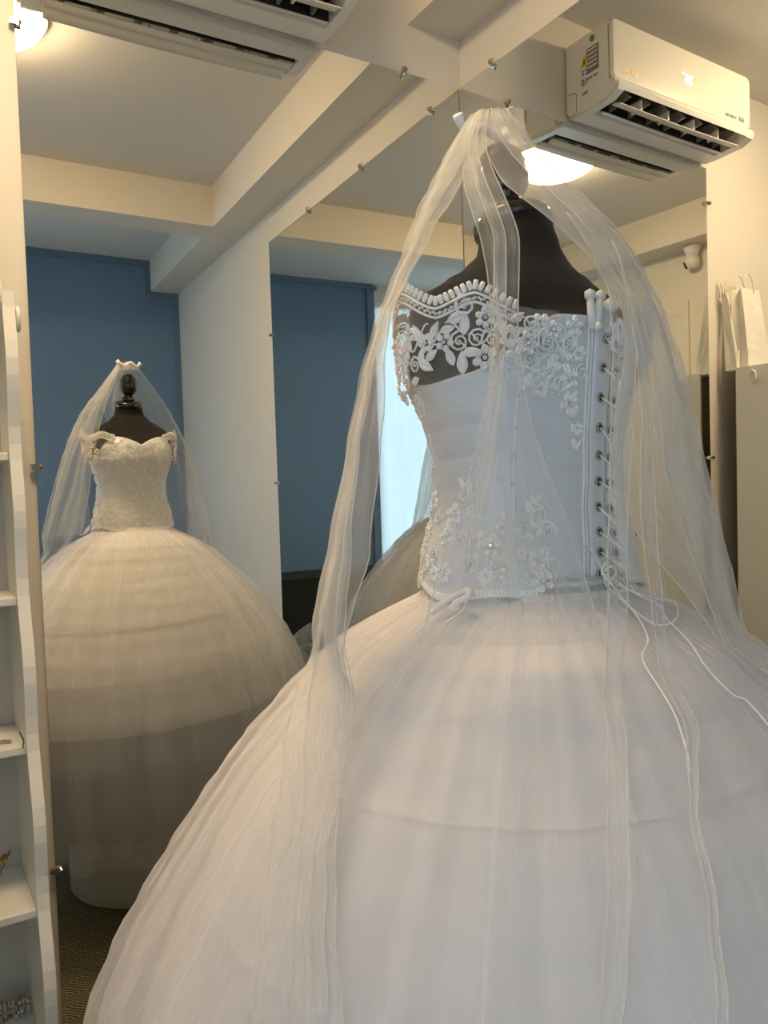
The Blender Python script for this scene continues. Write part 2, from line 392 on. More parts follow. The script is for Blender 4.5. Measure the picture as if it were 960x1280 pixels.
q = MB().add(vs, [(0, 1, 2, 3)], 0).add(vs, [(4, 7, 6, 5), (0, 4, 5, 1), (1, 5, 6, 2), (2, 6, 7, 3), (3, 7, 4, 0)], 1)
obj('mirror_glass', q, [M_['mirror'], M_['mirror_edge']], mr_)
for y in (-.1492, -.62, -1.1): clip(mr_, W(0, y, mt), (-1, 0, 0), (0, 0, 1))
for z in (.72, .02, -.8): clip(mr_, W(0, ye, Z(z)), (-1, 0, 0), (0, -1, 0))

# ------------------------------------------------------------------ air conditioner
AX0, AX1 = -1.175, -.447
ac = thing('air_conditioner', 'white split air conditioner on the front wall above the mirror', 'air conditioner', W((AX0+AX1)/2, 0, Z(1.16)))
full = [(0, 1.398), (-.165, 1.398), (-.180, 1.392), (-.182, 1.21), (-.205, 1.205), (-.212, 1.192), (-.205, 1.176), (-.17, 1.161), (-.075, 1.156), (-.02, 1.156), (-.006, 1.162), (0, 1.175)]
def prism(mb, prof, xa, xb, mi=0, caps=(True, True)):
    n = len(prof); vs = [W(x, y, Z(z)) for x in (xa, xb) for (y, z) in prof]
    fs = [(i, (i+1) % n, n+(i+1) % n, n+i) for i in range(n)]
    if caps[0]: fs.append(tuple(range(n)))
    if caps[1]: fs.append(tuple(range(2*n-1, n-1, -1)))
    return mb.add(vs, fs, mi)
q = MB()
VX0, VX1 = -1.128, -.482
def shrink(p, k): return [((y-(-.1))*k-.1, (z-1.275)*k+1.275) if y < -.001 else (y, (z-1.275)*k+1.275) for y, z in p]
prism(q, shrink(full, .94), AX1-.008, AX1, caps=(True, True)); prism(q, shrink(full, .94), AX0, AX0+.008)
prism(q, full, VX1, AX1-.008); prism(q, full, AX0+.008, VX0)
rec = full[:6]+[(-.206, 1.178), (-.165, 1.215), (-.10, 1.215), (-.078, 1.157)]+full[9:]
prism(q, rec, VX0, VX1, caps=(False, False))
obj('body', q, M_['white_plastic'], ac)
# front panel with rounded corners
def rrect(xa, xb, za, zb, r, n=5):
    pts = []
    for cx, cz, a0 in ((xb-r, zb-r, 0), (xa+r, zb-r, 90), (xa+r, za+r, 180), (xb-r, za+r, 270)):
        for k in range(n+1):
            a = math.radians(a0+90*k/n); pts.append((cx+r*math.cos(a), cz+r*math.sin(a)))
    return pts
pts = rrect(AX0, AX1, 1.214, 1.397, .022); n = len(pts)
pin = rrect(AX0+.005, AX1-.005, 1.219, 1.392, .018)
vs = [W(x, -.181, Z(z)) for x, z in pts]+[W(x, -.189, Z(z)) for x, z in pts]+[W(x, -.193, Z(z)) for x, z in pin]
fs = [(i, n+i, n+(i+1) % n, (i+1) % n) for i in range(n)]+[(n+i, 2*n+i, 2*n+(i+1) % n, n+(i+1) % n) for i in range(n)]+[tuple(range(2*n, 3*n))]
obj('front_panel', MB().add(vs, fs), M_['ac_front'], ac)
# vent interior, fins and louvre vanes
obj('vent_interior', MB().box(VX0+.002, VX1-.002, -.165, -.10, Z(1.208), Z(1.212)).box(VX0+.002, VX1-.002, -.103, -.099, Z(1.162), Z(1.212)), M_['dark'], ac)
for k in range(7):
    x = VX0+.05+k*(VX1-VX0-.1)/6
    q = MB(); vsx = [W(x+dx, y, Z(z)) for dx in (-.004, .004) for (y, z) in ((-.19, 1.176), (-.105, 1.165), (-.105, 1.205), (-.165, 1.21))]
    q.add(vsx, [(0, 1, 2, 3), (7, 6, 5, 4), (0, 4, 5, 1), (1, 5, 6, 2), (2, 6, 7, 3), (3, 7, 4, 0)])
    obj('vent_fin', q, M_['grey'], ac)
for (y, z, w) in ((-.165, 1.158, .034), (-.112, 1.152, .022)):
    q = MB(); xs = [VX0+.01+(VX1-VX0-.02)*i/12 for i in range(13)]
    vs = []; fs = []
    for i, x in enumerate(xs):
        b = .004*math.sin(PI*i/12)
        for (dy, dz) in ((-w/2, -.004), (0, .003), (w/2, .004), (w/2, .0015), (0, 0), (-w/2, -.0065)): vs.append(W(x, y+dy, Z(z+dz-b)))
    for i in range(12):
        for j in range(6): fs.append((i*6+j, i*6+(j+1) % 6, (i+1)*6+(j+1) % 6, (i+1)*6+j))
    q.add(vs, fs); obj('louvre_vane', q, M_['white_plastic'], ac, True)
    for k in range(4):
        x = VX0+.12+k*.135
        if w > .03: obj('vane_bracket', MB().box(x, x+.006, y-.012, y+.03, Z(z-.001), Z(z+.03)), M_['white_plastic'], ac)
# lettering
def text(name, s, size, loc, xdir, ydir, m, parent, ext=.0006, shear=0, bold=0):
    cu = bpy.data.curves.new(name, 'FONT'); cu.body = s; cu.size = size; cu.extrude = ext; cu.shear = shear; cu.offset = bold
    cu.align_x = 'CENTER'; cu.align_y = 'CENTER'; cu.materials.append(m)
    o = bpy.data.objects.new(name, cu); COL.objects.link(o); o.parent = parent
    x = Vector(xdir).normalized(); y = Vector(ydir).normalized(); z = x.cross(y)
    p = Vector(loc)-world_off(parent)
    o.matrix_local = Matrix(((x.x, y.x, z.x, p.x), (x.y, y.y, z.y, p.y), (x.z, y.z, z.z, p.z), (0, 0, 0, 1)))
    bpy.context.view_layer.update()
    me = bpy.data.meshes.new_from_object(o.evaluated_get(bpy.context.evaluated_depsgraph_get())); mw = o.matrix_local.copy()
    bpy.data.objects.remove(o); o = link(name, me, parent); o.matrix_local = mw
    return o
EX, EZ = W(1, 0, 0), (0, 0, 1)
text('logo', 'AA', .026, W(-1.118, -.1938, Z(1.238)), EX, EZ, M_['grey'], ac, bold=.0008)
text('lettering', 'inverter', .021, W(-1.055, -.1938, Z(1.238)), EX, EZ, M_['grey'], ac)
text('lettering', 'Wi-Fi', .028, W(-.528, -.1938, Z(1.246)), EX, EZ, M_['gold'], ac)
text('digits', '26', .042, W(-.822, -.1938, Z(1.300)), EX, EZ, M_['led'], ac, bold=.0006)
text('digits', '°', .03, W(-.792, -.1938, Z(1.306)), EX, EZ, M_['led'], ac)
EY = W(0, 1, 0)
xs = AX1+.0008
q = MB().box(AX1, AX1+.0012, -.138, -.088, Z(1.268), Z(1.345)); obj('rating_label', q, M_['grey'], ac)
q = MB()
for k in range(5): q.box(AX1+.0012, AX1+.0018, -.133, -.093, Z(1.335-.013*k), Z(1.339-.013*k))
obj('label_print', q, M_['white_plastic'], ac)
text('lettering', '220V 50Hz', .011, (W(AX1, -.112)[0]+.0012, W(AX1, -.112)[1], Z(1.252)), EY, EZ, M_['grey'], ac)
q = MB(); P = lambda y, z, e: (W(AX1, y)[0]+e, W(AX1, y)[1], Z(z))
q.add([P(-.096, 1.298, .0014), P(-.062, 1.298, .0014), P(-.079, 1.330, .0014), P(-.096, 1.298, 0), P(-.062, 1.298, 0), P(-.079, 1.330, 0)], [(0, 1, 2), (5, 4, 3), (0, 3, 4, 1), (1, 4, 5, 2), (2, 5, 3, 0)])
obj('warning_sticker', q, M_['yellow'], ac)
q = MB(); q.add([P(-.083, 1.303, .002), P(-.076, 1.303, .002), P(-.078, 1.318, .002), P(-.081, 1.318, .002)], [(0, 1, 2, 3)]); obj('warning_mark', q, M_['dark'], ac)
for k, t in enumerate(('CE', '18', 'R32')):
    text('lettering', t, (.024, .030, .014)[k], (W(AX1, -.08)[0]+.0012, W(AX1, -.08)[1], Z(1.278-.030*k-.004*(k > 1))), EY, EZ, M_['grey'], ac)
q = MB(); q.tube([P(-.113, 1.369, 0), P(-.113, 1.369, .0015)], .010, 16); obj('round_sticker', q, M_['green'], ac)
q = MB().tube([P(-.012, 1.235, .001), P(-.038, 1.232, .001), P(-.043, 1.225, .001), P(-.043, 1.172, .001), P(-.038, 1.165, .001), P(-.014, 1.165, .001)], .0012, 4); obj('pipe_cover_seam', q, M_['grey'], ac)

# ------------------------------------------------------------------ shelf left of the mirror
shelf = thing('shelf_unit', 'white open shelf unit with a wavy front edge left of the mirror', 'shelf', W(-1.6, -.2, 0))
SX0, SX1, SB = -1.95, -1.250, -.076
def front(z):
    zr = z-EYE
    base = -.222 if zr > -.1 else -.222+(zr+.1)*.128
    return base+.011*math.sin(2*PI*(zr-.03)/.29)
def side(xa, xb):
    q = MB(); N = 56; vs = []; fs = []
    for i in range(N+1):
        z = Z(.392)*i/N; yf = front(z)
        for x in (xa, xb): vs += [W(x, SB, z), W(x, yf, z)]
    for i in range(N):
        a = i*4; b = a+4
        fs += [(a, a+1, b+1, b), (a+2, b+2, b+3, a+3), (a+1, a+3, b+3, b+1), (a, b, b+2, a+2)]
    fs += [(0, 2, 3, 1), (N*4, N*4+1, N*4+3, N*4+2)]
    return q.add(vs, fs)
for xa, xb in ((SX1-.022, SX1), (SX0, SX0+.022)): obj('side_panel', side(xa, xb), M_['shelf'], shelf)
for z in (.385, .080, -.203, -.487, -.790, -1.075, -1.36):
    yf = front(Z(z))
    obj('shelf_board', MB().box(SX0+.022, SX1-.022, yf+.012, SB, Z(z-.016), Z(z), bev=.002), M_['shelf'], shelf)
obj('back_panel', MB().box(SX0, SX1-.003, SB-.001, SB+.003, .02, Z(.38), 0), M_['shelf_in'], shelf)
obj('back_board', MB().box(SX0, SX1-.003, SB+.003, SB+.007, .02, Z(.38), 0), M_['brown'], shelf)
q = MB(); c = Vector(W(SX1+.012, -.15, Z(.350)))
q.tube([c+Vector((0, .014*math.cos(a), .022*math.sin(a))) for a in [2*PI*k/20 for k in range(20)]], .0045, 8, closed=True)
q.tube([c+Vector((-.012, 0, .016)), c+Vector((0, 0, .022))], .004, 6)
obj('hook_ring', q, M_['white_plastic'], shelf, True)
# ornaments on the boards
tw = thing('hair_pin', 'gold twig hair pin lying on the second lowest visible shelf', 'hair pin', W(-1.33, -.16, Z(-.79)))
q = MB(); base = Vector(W(-1.345, -.21, Z(-.784))); tip = Vector(W(-1.297, -.11, Z(-.742)))
q.tube([base, base.lerp(tip, .35)+Vector((0, 0, .006)), base.lerp(tip, .7), tip], .0022, 6); obj('stem', q, M_['gold_metal'], tw, True)
for k in range(9):
    p = base.lerp(tip, .1+.1*k)+Vector((rnd.uniform(-.009, .009), rnd.uniform(-.006, .006), rnd.uniform(0, .010)))
    q = MB().bead(p, .0042 if k % 2 else .006); obj('leaf', q, M_['gold_metal'], tw)
def tiara(x, y, z, w, label):
    t = thing('tiara', label, 'tiara', W(x, y, z))
    q = MB(); arc = []
    for k in range(17):
        a = PI*k/16; arc.append(Vector(W(x+w*math.cos(a), y-.02*math.sin(a), z+.003)))
    q.tube(arc, .002, 5); obj('band', q, M_['gem_metal'], t, True)
    q = MB()
    for k in range(70):
        a = PI*rnd.random(); h = rnd.random()*(.012+.032*math.sin(a))
        q.bead(W(x+w*math.cos(a)*.98, y-.02*math.sin(a)-rnd.uniform(0, .008), z+.006+h), rnd.uniform(.0022, .0042), 0 if k % 3 else 1)
    o = obj('rhinestones', q, [M_['gem_metal'], M_['crystal']], t); o['kind'] = 'stuff'
    q = MB()
    for k in range(9):
        a = PI*(k+.5)/9; p = Vector(W(x+w*math.cos(a), y-.02*math.sin(a), z+.004)); q.tube([p, p+Vector((0, 0, .012+.034*math.sin(a)))], .0013, 4)
    obj('spike', q, M_['gem_metal'], t)
    return t
tiara(-1.338, -.130, Z(-1.075), .030, 'wide silver rhinestone tiara on the lowest visible shelf, left one')
tiara(-1.291, -.128, Z(-1.075), .013, 'small silver rhinestone tiara beside the side panel on the lowest visible shelf')
br = thing('bead_string', 'short dark bead string on the shelf above the hair pin', 'beads', W(-1.32, -.2, Z(-.486)))
q = MB()
for k in range(12): q.bead(W(-1.34+.004*k, -.21+.004*math.sin(k), Z(-.487)+.0045), .0038)
obj('beads', q, M_['gem_metal'], br)['kind'] = 'stuff'
obj('wire', MB().tube([W(-1.279, -.262, Z(-.487)), W(-1.277, -.262, Z(-.470)), W(-1.281, -.24, Z(-.460))], .0012, 5), M_['dark'], br)
# paper bags on top of the shelf
def bag(label, xa, xb, y0, y1, z0, h, lean=.0, tall=.06):
    t = thing('paper_bag', label, 'bag', W((xa+xb)/2, (y0+y1)/2, z0), 'white paper bags on top of the shelf')
    q = MB(); rows = 9; vs = []; fs = []
    for i in range(rows):
        k = i/(rows-1); z = z0+h*k; c = .008*math.sin(k*9+xa*7)
        yb = y0+lean*k; yf = y1+(y0-y1)*.5*k**1.2+lean*k
        xm = (.02*k)
        ring = [(xa+xm*.5, yb), (xa+xm*.5, yf), ((xa*2+xb)/3, yf-c*.5), ((xa+2*xb)/3, yf+c*.5), (xb-xm, yf), (xb-xm-.022*k, (yb+yf)/2), (xb-xm, yb)]
        vs += [W(x, y, z) for x, y in ring]
    n = 7
    for i in range(rows-1):
        for j in range(n): fs.append((i*n+j, i*n+(j+1) % n, (i+1)*n+(j+1) % n, (i+1)*n+j))
    fs.append(tuple(range(n)))
    q.add(vs, fs); obj('bag_body', q, M_['paper'], t)
    zf = z0+.24*h
    obj('bottom_fold', MB().box(xa+.002, xb-.006, y1-.0025+(y0-y1)*.07, y1-.0012+(y0-y1)*.07, z0+.004, zf, bev=0), M_['paper'], t)
    for yy in (y0+lean-.001, y1+(y0-y1)*.5+lean+.001):
        xc = (xa+xb)/2; pts = [W(xc+min(.030, (xb-xa)*.4)*math.cos(a), yy+.006*math.sin(a), z0+h-.015+(tall+.015)*math.sin(a)**.6) for a in [PI*k/12 for k in range(13)]]
        obj('handle', MB().tube(pts, .0028, 6), M_['paper'], t, True)
    return t
bag('white paper gift bag, the wide front one with a lit front face', -1.425, -1.276, -.034, -.112, Z(.3855), .315)
bag('narrow folded white paper gift bag leaning between the wall and the wide bag', -1.2745, -1.253, -.030, -.079, Z(.3855), .300, lean=.022, tall=.05)

# ------------------------------------------------------------------ things against the blue wall
tb = thing('draped_table', 'low table under a black cloth against the blue wall', 'table', W(-.8, -3.0, 0))
q = MB()
def drape(u, v):
    a = u*4; x0, x1, y0, y1 = BX+.08, -.12, YD+.03, YD+.48
    k = int(a) % 4; t = a-int(a)
    P4 = [(x0, y0), (x1, y0), (x1, y1), (x0, y1)]; p, r = P4[k], P4[(k+1) % 4]
    x = p[0]+(r[0]-p[0])*t; y = p[1]+(r[1]-p[1])*t
    wv = .012*math.sin(u*90)*(1-v)
    return W(x+wv, min(max(y+wv, YD+.025), YD+.5), v*Z(-.60))
q.grid(drape, 160, 6); q.box(BX+.08, -.12, YD+.03, YD+.48, Z(-.612), Z(-.598))
obj('table_cloth', q, M_['black_felt'], tb)
for x in (BX+.13, -.17):
    for y in (YD+.08, YD+.43): obj('leg', MB().box(x-.02, x+.02, y-.02, y+.02, 0, Z(-.613)), M_['dark'], tb)
q = MB(); c = W(-.56, YD+.72, 0)
def blob(u, v):
    a = 2*PI*u; h = v; r = .21*(math.sin(PI*min(1, .12+h*.88))**.6)*(1+.10*math.sin(5*a+6*h)+.07*math.sin(11*a-9*h)+.05*math.sin(23*a+3*h))
    if v >= .999: r = .004
    return (c[0]+1.25*r*math.cos(a), c[1]+.8*r*math.sin(a), .002+.58*h*(1+.04*math.sin(3*a)))
q.grid(blob, 48, 20); pl = obj('plastic_bundle', q, M_['plastic_film'], None, True)
tag(pl, 'crumpled clear plastic garment bundle on the floor by the draped table', 'bundle')
cb = thing('dark_cabinet', 'tall narrow dark brown cabinet on the left wall under the security camera', 'cabinet', W(XW+.02, -.70, 0))
obj('body', MB().box(XW+.004, XW+.28, -.885, -.55, 0, Z(.46), bev=.004), M_['brown'], cb)
obj('door', MB().box(XW+.28, XW+.298, -.880, -.555, .04, Z(.45), bev=.003), M_['brown'], cb)
obj('knob', MB().bead(W(XW+.308, -.86, 1.0), .012), M_['eyelet'], cb, True)

# ------------------------------------------------------------------ gown geometry (polar round the dress form; z from eye level)
AX, AY = -0.757, -1.108
FACE = math.radians(84)
def lerp(tab, z):
    if z <= tab[0][0]: return tab[0][1:]
    for p, q in zip(tab, tab[1:]):
        if z <= q[0]:
            t = (z-p[0])/(q[0]-p[0]); t = t*t*(3-2*t)*.5+t*.5
            return tuple(u+(v-u)*t for u, v in zip(p[1:], q[1:]))
    return tab[-1][1:]
BODY = [(-.17, .150, .124, .118), (-.10, .140, .114, .106), (-.03, .123, .101, .093), (.03, .122, .104, .092), (.08, .134, .122, .096), (.12, .146, .139, .100), (.16, .151, .135, .104), (.20, .154, .114, .106), (.24, .150, .098, .10)]
def ell(a, b, phi, n=2.15):
    return ((abs(math.sin(phi))/a)**n+(abs(math.cos(phi))/b)**n)**(-1/n)
def body_r(az, z):
    a, bf, bb = lerp(BODY, z); phi = az-FACE
    c = math.cos(phi); s = .5+.5*max(-1, min(1, c/.35))
    r = ell(a, bf*s+bb*(1-s), phi)
    if .0 < z < .2:     # two soft cups
        k = math.sin(PI*(z)/.2)**2
        for sg in (-1, 1): r += .012*k*math.exp(-((math.degrees((phi-sg*.52+PI) % (2*PI)-PI))/17)**2)
        r -= .008*k*math.exp(-(math.degrees((phi+PI) % (2*PI)-PI)/12)**2)
    return r
def band_r(az, z):
    phi = az-FACE; k = abs(math.sin(phi))
    return body_r(az, min(z, .2))+.006+.012*k**3
SK = [(-.02, .12), (0, .132), (.015, .165), (.03, .197), (.06, .249), (.10, .298), (.14, .340), (.20, .398), (.25, .439), (.30, .478), (.36, .518), (.42, .556), (.5, .592), (.6, .622), (.72, .640), (.85, .632), (.98, .60), (1.06, .575)]
WZ = -.142
def skirt_r(az, z):
    d = WZ-z; r = lerp(SK, d)[0]; k = min(1, max(0, d/.3))
    return r*(1+k*(.03*math.cos(az)-.015))
VE = [(-1.2, .62), (-.26, .305), (-.196, .279), (-.13, .262), (-.067, .247), (.039, .224), (.115, .206), (.183, .186), (.226, .168), (.279, .145), (.327, .120), (.362, .096), (.397, .077), (.42, .064), (.44, .051), (.455, .041), (.466, .032)]
VA = [(-30, .90), (15, 1.10), (90, 1.0), (150, 1.0), (188, 1.16), (220, 1.0), (260, .90), (308, .88), (345, 1.0), (375, 1.10)]
def veil_r(az, z):
    r = lerp(VE, z)[0]*(1+(lerp(VA, math.degrees(az) % 360)[0]-1)*max(0, min(1, (.46-z)/.1)))
    if z < -.13:
        t = max(0, min(1, (-.15-z)/.15)); t = t*t*(3-2*t); sr = skirt_r(az, z)+.014
        r = max(sr, r*(1-t)+sr*t)
    if -.16 < z < .34:
        k = max(0, min(1, (z-.17)/.15)); k = k*k*(3-2*k)
        b = (band_r(az, max(z, -.16)) if z > .05 else body_r(az, max(z, -.16)))*(1-.75*k)+.016
        e = .02; d_ = r-b      # smooth maximum
        r = r if d_ > e else (b if d_ < -e else b+(d_+e)**2/(4*e))
    return r
def pol(az, r, z, c=(AX, AY)): return (c[0]+r*math.cos(az), c[1]+r*math.sin(az), Z(z))
D = math.radians

# --- podium
pod = MB().lathe(AX, AY, [(.272, .0), (.277, .006), (.277, .345), (.272, .352)], 64)
tag(obj('display_podium', pod, M_['podium'], None, False), 'round pale green-white display podium under the gown', 'podium')
for p in bpy.data.objects['display_podium'].data.polygons: p.use_smooth = len(p.vertices) == 4

# --- dress form
man = thing('dress_form', 'black dress form with a turned wooden finial wearing the white gown', 'mannequin', (AX, AY, .352))
TORSO = BODY[:7]+[(.185, .158, .118, .100), (.205, .160, .098, .090), (.225, .140, .082, .082), (.245, .106, .070, .072), (.262, .074, .058, .062), (.285, .053, .050, .052), (.305, .048, .047, .048), (.326, .0475, .046, .047)]
def lean_k(z):
    k = max(0, min(1, (z-.10)/.18)); return k*k*(3-2*k)
def tor(u, v):
    az = 2*PI*u; z = -.30+v*(.326+.30)
    if z < -.17: a, bf, bb = (.150, .124, .118)
    else: a, bf, bb = lerp(TORSO, z)
    phi = az-FACE; c = math.cos(phi); s = .5+.5*max(-1, min(1, c/.35))
    r = ell(a, bf*s+bb*(1-s), phi, 2.1)-.007*(1 if z < .2 else max(0, 1-(z-.2)/.06))
    p = Vector(pol(az, r, z, (AX, AY+.014*lean_k(z))))
    if z > .27:
        k = min(1, (z-.27)/.035); c = Vector((AX, AY+.014, Z(.30))); p = c+Matrix.Rotation(-math.radians(13)*k, 3, 'X')@(p-c)
    return tuple(p)
obj('torso', MB().grid(tor, 72, 90), M_['black_cloth'], man, True)
def tip(mb, k=math.radians(13)):      # the neck block and the finial lean forward
    c = Vector((AX, AY+.014, Z(.30))); m = Matrix.Rotation(-k, 3, 'X')
    mb.v = [tuple(c+m@(Vector(p)-c)) for p in mb.v]; return mb
obj('neck_cap', tip(MB().lathe(AX, AY+.014, [(.046, Z(.312)), (.0515, Z(.318)), (.0515, Z(.328)), (.046, Z(.335)), (.020, Z(.337))], 32)), M_['black_wood'], man, True)
fin = [(.016, .338), (.024, .341), (.025, .348), (.019, .354), (.017, .362), (.024, .368), (.031, .380), (.0325, .393), (.030, .406), (.0295, .409), (.0315, .412), (.0285, .416), (.025, .426), (.016, .436), (.004, .441)]
obj('finial', tip(MB().lathe(AX-.002, AY+.014, [(r, Z(z-.003)) for r, z in fin], 28)), M_['black_wood'], man, True)
obj('pole', MB().lathe(AX, AY, [(.018, .354), (.018, Z(-.28))], 16), M_['black_wood'], man, True)
obj('base_plate', MB().lathe(AX, AY, [(.16, .353), (.16, .362), (.03, .372)], 32), M_['black_wood'], man)

# --- gown
gown = thing('wedding_gown', 'white ball gown with lace off-shoulder bodice and full tulle skirt', 'gown', (AX, AY, Z(-1.19)))
def folds(az, d, seed, amp):
    t = d/1.05; s = 0
    r2 = random.Random(seed)
    for k, a in ((11, .5), (17, .7), (23, .8), (31, .8), (43, .55), (59, .35)):
        ph = r2.uniform(0, 6.28); dr = r2.uniform(-.5, .5)
        w = math.exp(-(max(0, k-15))*d*.05)
        s += a*w*math.sin(k*az+ph+dr*d*2)
    return .30*amp*s*min(1, .25+d*2.2)
def skirt_shell(off, zend, seed, amp, nu=300, nv=44, ragged=0, tilt=0):
    r3 = random.Random(seed); ph = [r3.uniform(0, 6.28) for _ in range(4)]
    def fn(u, v):
        az = 2*PI*u; dmax = WZ-zend
        if ragged: dmax += ragged*(math.sin(9*az+ph[0])+math.sin(23*az+ph[1])+.7*math.sin(51*az+ph[2]))/2
        dmax += tilt*math.cos(az)
        d = dmax*(v**1.35)-.026*(1-v)
        z = WZ-d
        r = skirt_r(az, z)+off*min(1, max(0, d)/.12)+folds(az, max(0, d), seed, amp)
        r += .0022*math.sin(56*az+seed)*math.exp(-max(0, d)/.12)*min(1, max(.1, d/.02))
        if d < .03: r = max(r, body_r(az, max(z, -.165))+(.003 if d > .004 else -.001))
        return pol(az, r, z)
    return MB().grid(fn, nu, nv, uvf=lambda u, v: (u+seed*.37+off*9, v*(WZ-zend)))
M_['under'] = mat('underskirt_shade_grey', (.34, .33, .325), .7)  # grey stands in for the darkness inside the skirt below the tiers
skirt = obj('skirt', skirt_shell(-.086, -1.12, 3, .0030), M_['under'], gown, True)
for off, ze, sd in ((-.068, -.760, 3), (-.058, -.603, 3), (-.049, -.446, 3), (-.044, -.300, 3)):
    obj('petticoat_tier', skirt_shell(off, ze, sd, .0035, tilt=-.02), M_['lining'], skirt, True)
for off, ze, sd, am in ((-.024, -1.13, 11, .0060), (-.009, -1.16, 11, .0070), (.007, -1.175, 11, .0085)):
    obj('tulle_layer', skirt_shell(off, ze, sd, am, 360, 52, ragged=.02), M_['tulle'], skirt, True)

# --- bodice shell
def ztop(az):
    phi = math.degrees((az-FACE+PI) % (2*PI)-PI); a = abs(phi)
    if a < 8: return .166+.010*(a/8)**1.2
    if a < 40: t = (a-8)/32; return .176+.020*math.sin(t*PI/2)
    if a < 75: t = (a-40)/35; return .196-.076*t*t*(3-2*t)
    if a < 112: return .120-.006*math.sin((a-75)/37*PI)
    if a < 165: t = (a-112)/53; return .120+.064*t*t*(3-2*t)
    return .184
ZBOT = -.137
def zbot(az):
    phi = (az-FACE+PI) % (2*PI)-PI
    return ZBOT+.008*math.cos(5*phi)*.5+(.010 if abs(math.degrees(az) % 360-180) < 50 else 0)*math.sin((math.degrees(az) % 360-180)/50*PI)**2*.6
def bod(u, v):
    az = 2*PI*u; zb_, zt_ = zbot(az), ztop(az); z = zb_+(zt_-zb_)*v
    a = math.degrees(az) % 360     # the satin puckers along the left side seam
    k = math.exp(-((a-188)/24)**2)*math.exp(-((z-.045)/.055)**2)+.5*math.exp(-((a-150)/14)**2)*math.exp(-((z-.02)/.05)**2)
    wr = .0024*k*(math.sin(170*z+2.2*az+1.5*math.sin(5*az))+.5*math.sin(330*z-3*az))
    return pol(az, body_r(az, z)+.0005+wr, z)
bodice = obj('bodice', MB().grid(bod, 160, 48, uvf=lambda u, v: (u, v)), M_['satin'], gown, True)
sol = bodice.modifiers.new('thickness', 'SOLIDIFY'); sol.thickness = .003; sol.offset = 1
def on_body(azd, z, off=0, rf=body_r):
    az = D(azd); return Vector(pol(az, rf(az, z)+off, z))
def frame_at(azd, z, rf=body_r, off=.0):
    p = on_body(azd, z, off, rf); e = .6
    t = (on_body(azd+e, z, off, rf)-on_body(azd-e, z, off, rf)).normalized()
    b = (on_body(azd, z+.004, off, rf)-on_body(azd, z-.004, off, rf)).normalized()
    n = t.cross(b).normalized(); b = n.cross(t)
    return p, t, b, n

# motif meshes, shared by all copies
def flower_mesh(name, pet, R):
    q = MB()
    for k in range(pet):
        a = 2*PI*k/pet; c = Vector((math.cos(a), math.sin(a), 0))*R*.62; s = Vector((-math.sin(a), math.cos(a), 0)); r = Vector((math.cos(a), math.sin(a), 0))
        ring = [c+r*(R*.38*math.cos(t))+s*(R*.34*math.sin(t)) for t in [2*PI*j/7 for j in range(7)]]
        ring2 = [c+(p-c)*.62+Vector((0, 0, R*.26)) for p in ring]
        vs = [tuple(p) for p in ring]+[tuple(p) for p in ring2]+[tuple(c+Vector((0, 0, R*.10)))]
        q.add(vs, [(j, (j+1) % 7, 7+(j+1) % 7, 7+j) for j in range(7)]+[(7+j, 7+(j+1) % 7, 14) for j in range(7)])
    q.bead((0, 0, R*.22), R*.22, 1, 6)
    return q.mesh(name, [M_['lace'], M_['crystal']], False)
def leaf_mesh(name, Ln):
    q = MB(); n = 6; vs = []; fs = []
    for i in range(n+1):
        t = i/n; w = Ln*.24*math.sin(PI*(t**.8)); h = Ln*.13*math.sin(PI*t)
        vs += [(Ln*(t-.5), -w, 0), (Ln*(t-.5), -w*.5, h), (Ln*(t-.5), 0, h*.35), (Ln*(t-.5), w*.5, h), (Ln*(t-.5), w, 0)]
    for i in range(n):
        for j in range(4): a = i*5+j; fs.append((a, a+1, a+6, a+5))
    q.add(vs, fs); return q.mesh(name, [M_['lace']], False)
def scroll_mesh(name, R):
    q = MB(); pts = []
    for k in range(15):
        t = k/14; a = t*1.55*2*PI; r = R*(1-.78*t); pts.append((r*math.cos(a), r*math.sin(a), R*.14))
    q.tube(pts, [R*.13*(1-.4*k/14) for k in range(15)], 5); q.bead((0, 0, R*.2), R*.24, 1)
    return q.mesh(name, [M_['lace'], M_['crystal']], True)
def bar_mesh(name, w, h):
    q = MB(); n = 6; vs = []; fs = []
    for i in range(5):
        t = i/4; r = w/2*(.75+.25*math.sin(PI*t)); y = h*(t-.5)
        for j in range(n): a = PI*j/(n-1); vs.append((r*math.cos(a), y, r*1.0*math.sin(a)))
    for i in range(4):
        for j in range(n-1): a = i*n+j; fs.append((a, a+1, a+n+1, a+n))
    fs += [tuple(range(n)), tuple(4*n+j for j in range(n))]
    q.add(vs, fs); return q.mesh(name, [M_['lace']], True)
ROSE = flower_mesh('lace_rose', 6, .0135); ROSE5 = flower_mesh('lace_blossom', 5, .0125); MINI = flower_mesh('lace_small_blossom', 6, .0085)
LEAF = leaf_mesh('lace_leaf', .024); LEAFS = leaf_mesh('lace_small_leaf', .015); SCRO = scroll_mesh('lace_scroll', .0115); BAR = bar_mesh('scallop_bar', .0062, .0105)
def place(name, me, parent, azd, z, rf, off, roll=0, sc=1.0):
    p, t, b, n = frame_at(azd, z, rf, off)
    x = t*math.cos(roll)+b*math.sin(roll); y = n.cross(x)
    o = bpy.data.objects.new(name, me); COL.objects.link(o); o.parent = parent
    p = p-world_off(parent)
    o.matrix_local = Matrix(((x.x*sc, y.x*sc, n.x*sc, p.x), (x.y*sc, y.y*sc, n.y*sc, p.y), (x.z*sc, y.z*sc, n.z*sc, p.z), (0, 0, 0, 1)))
    return o

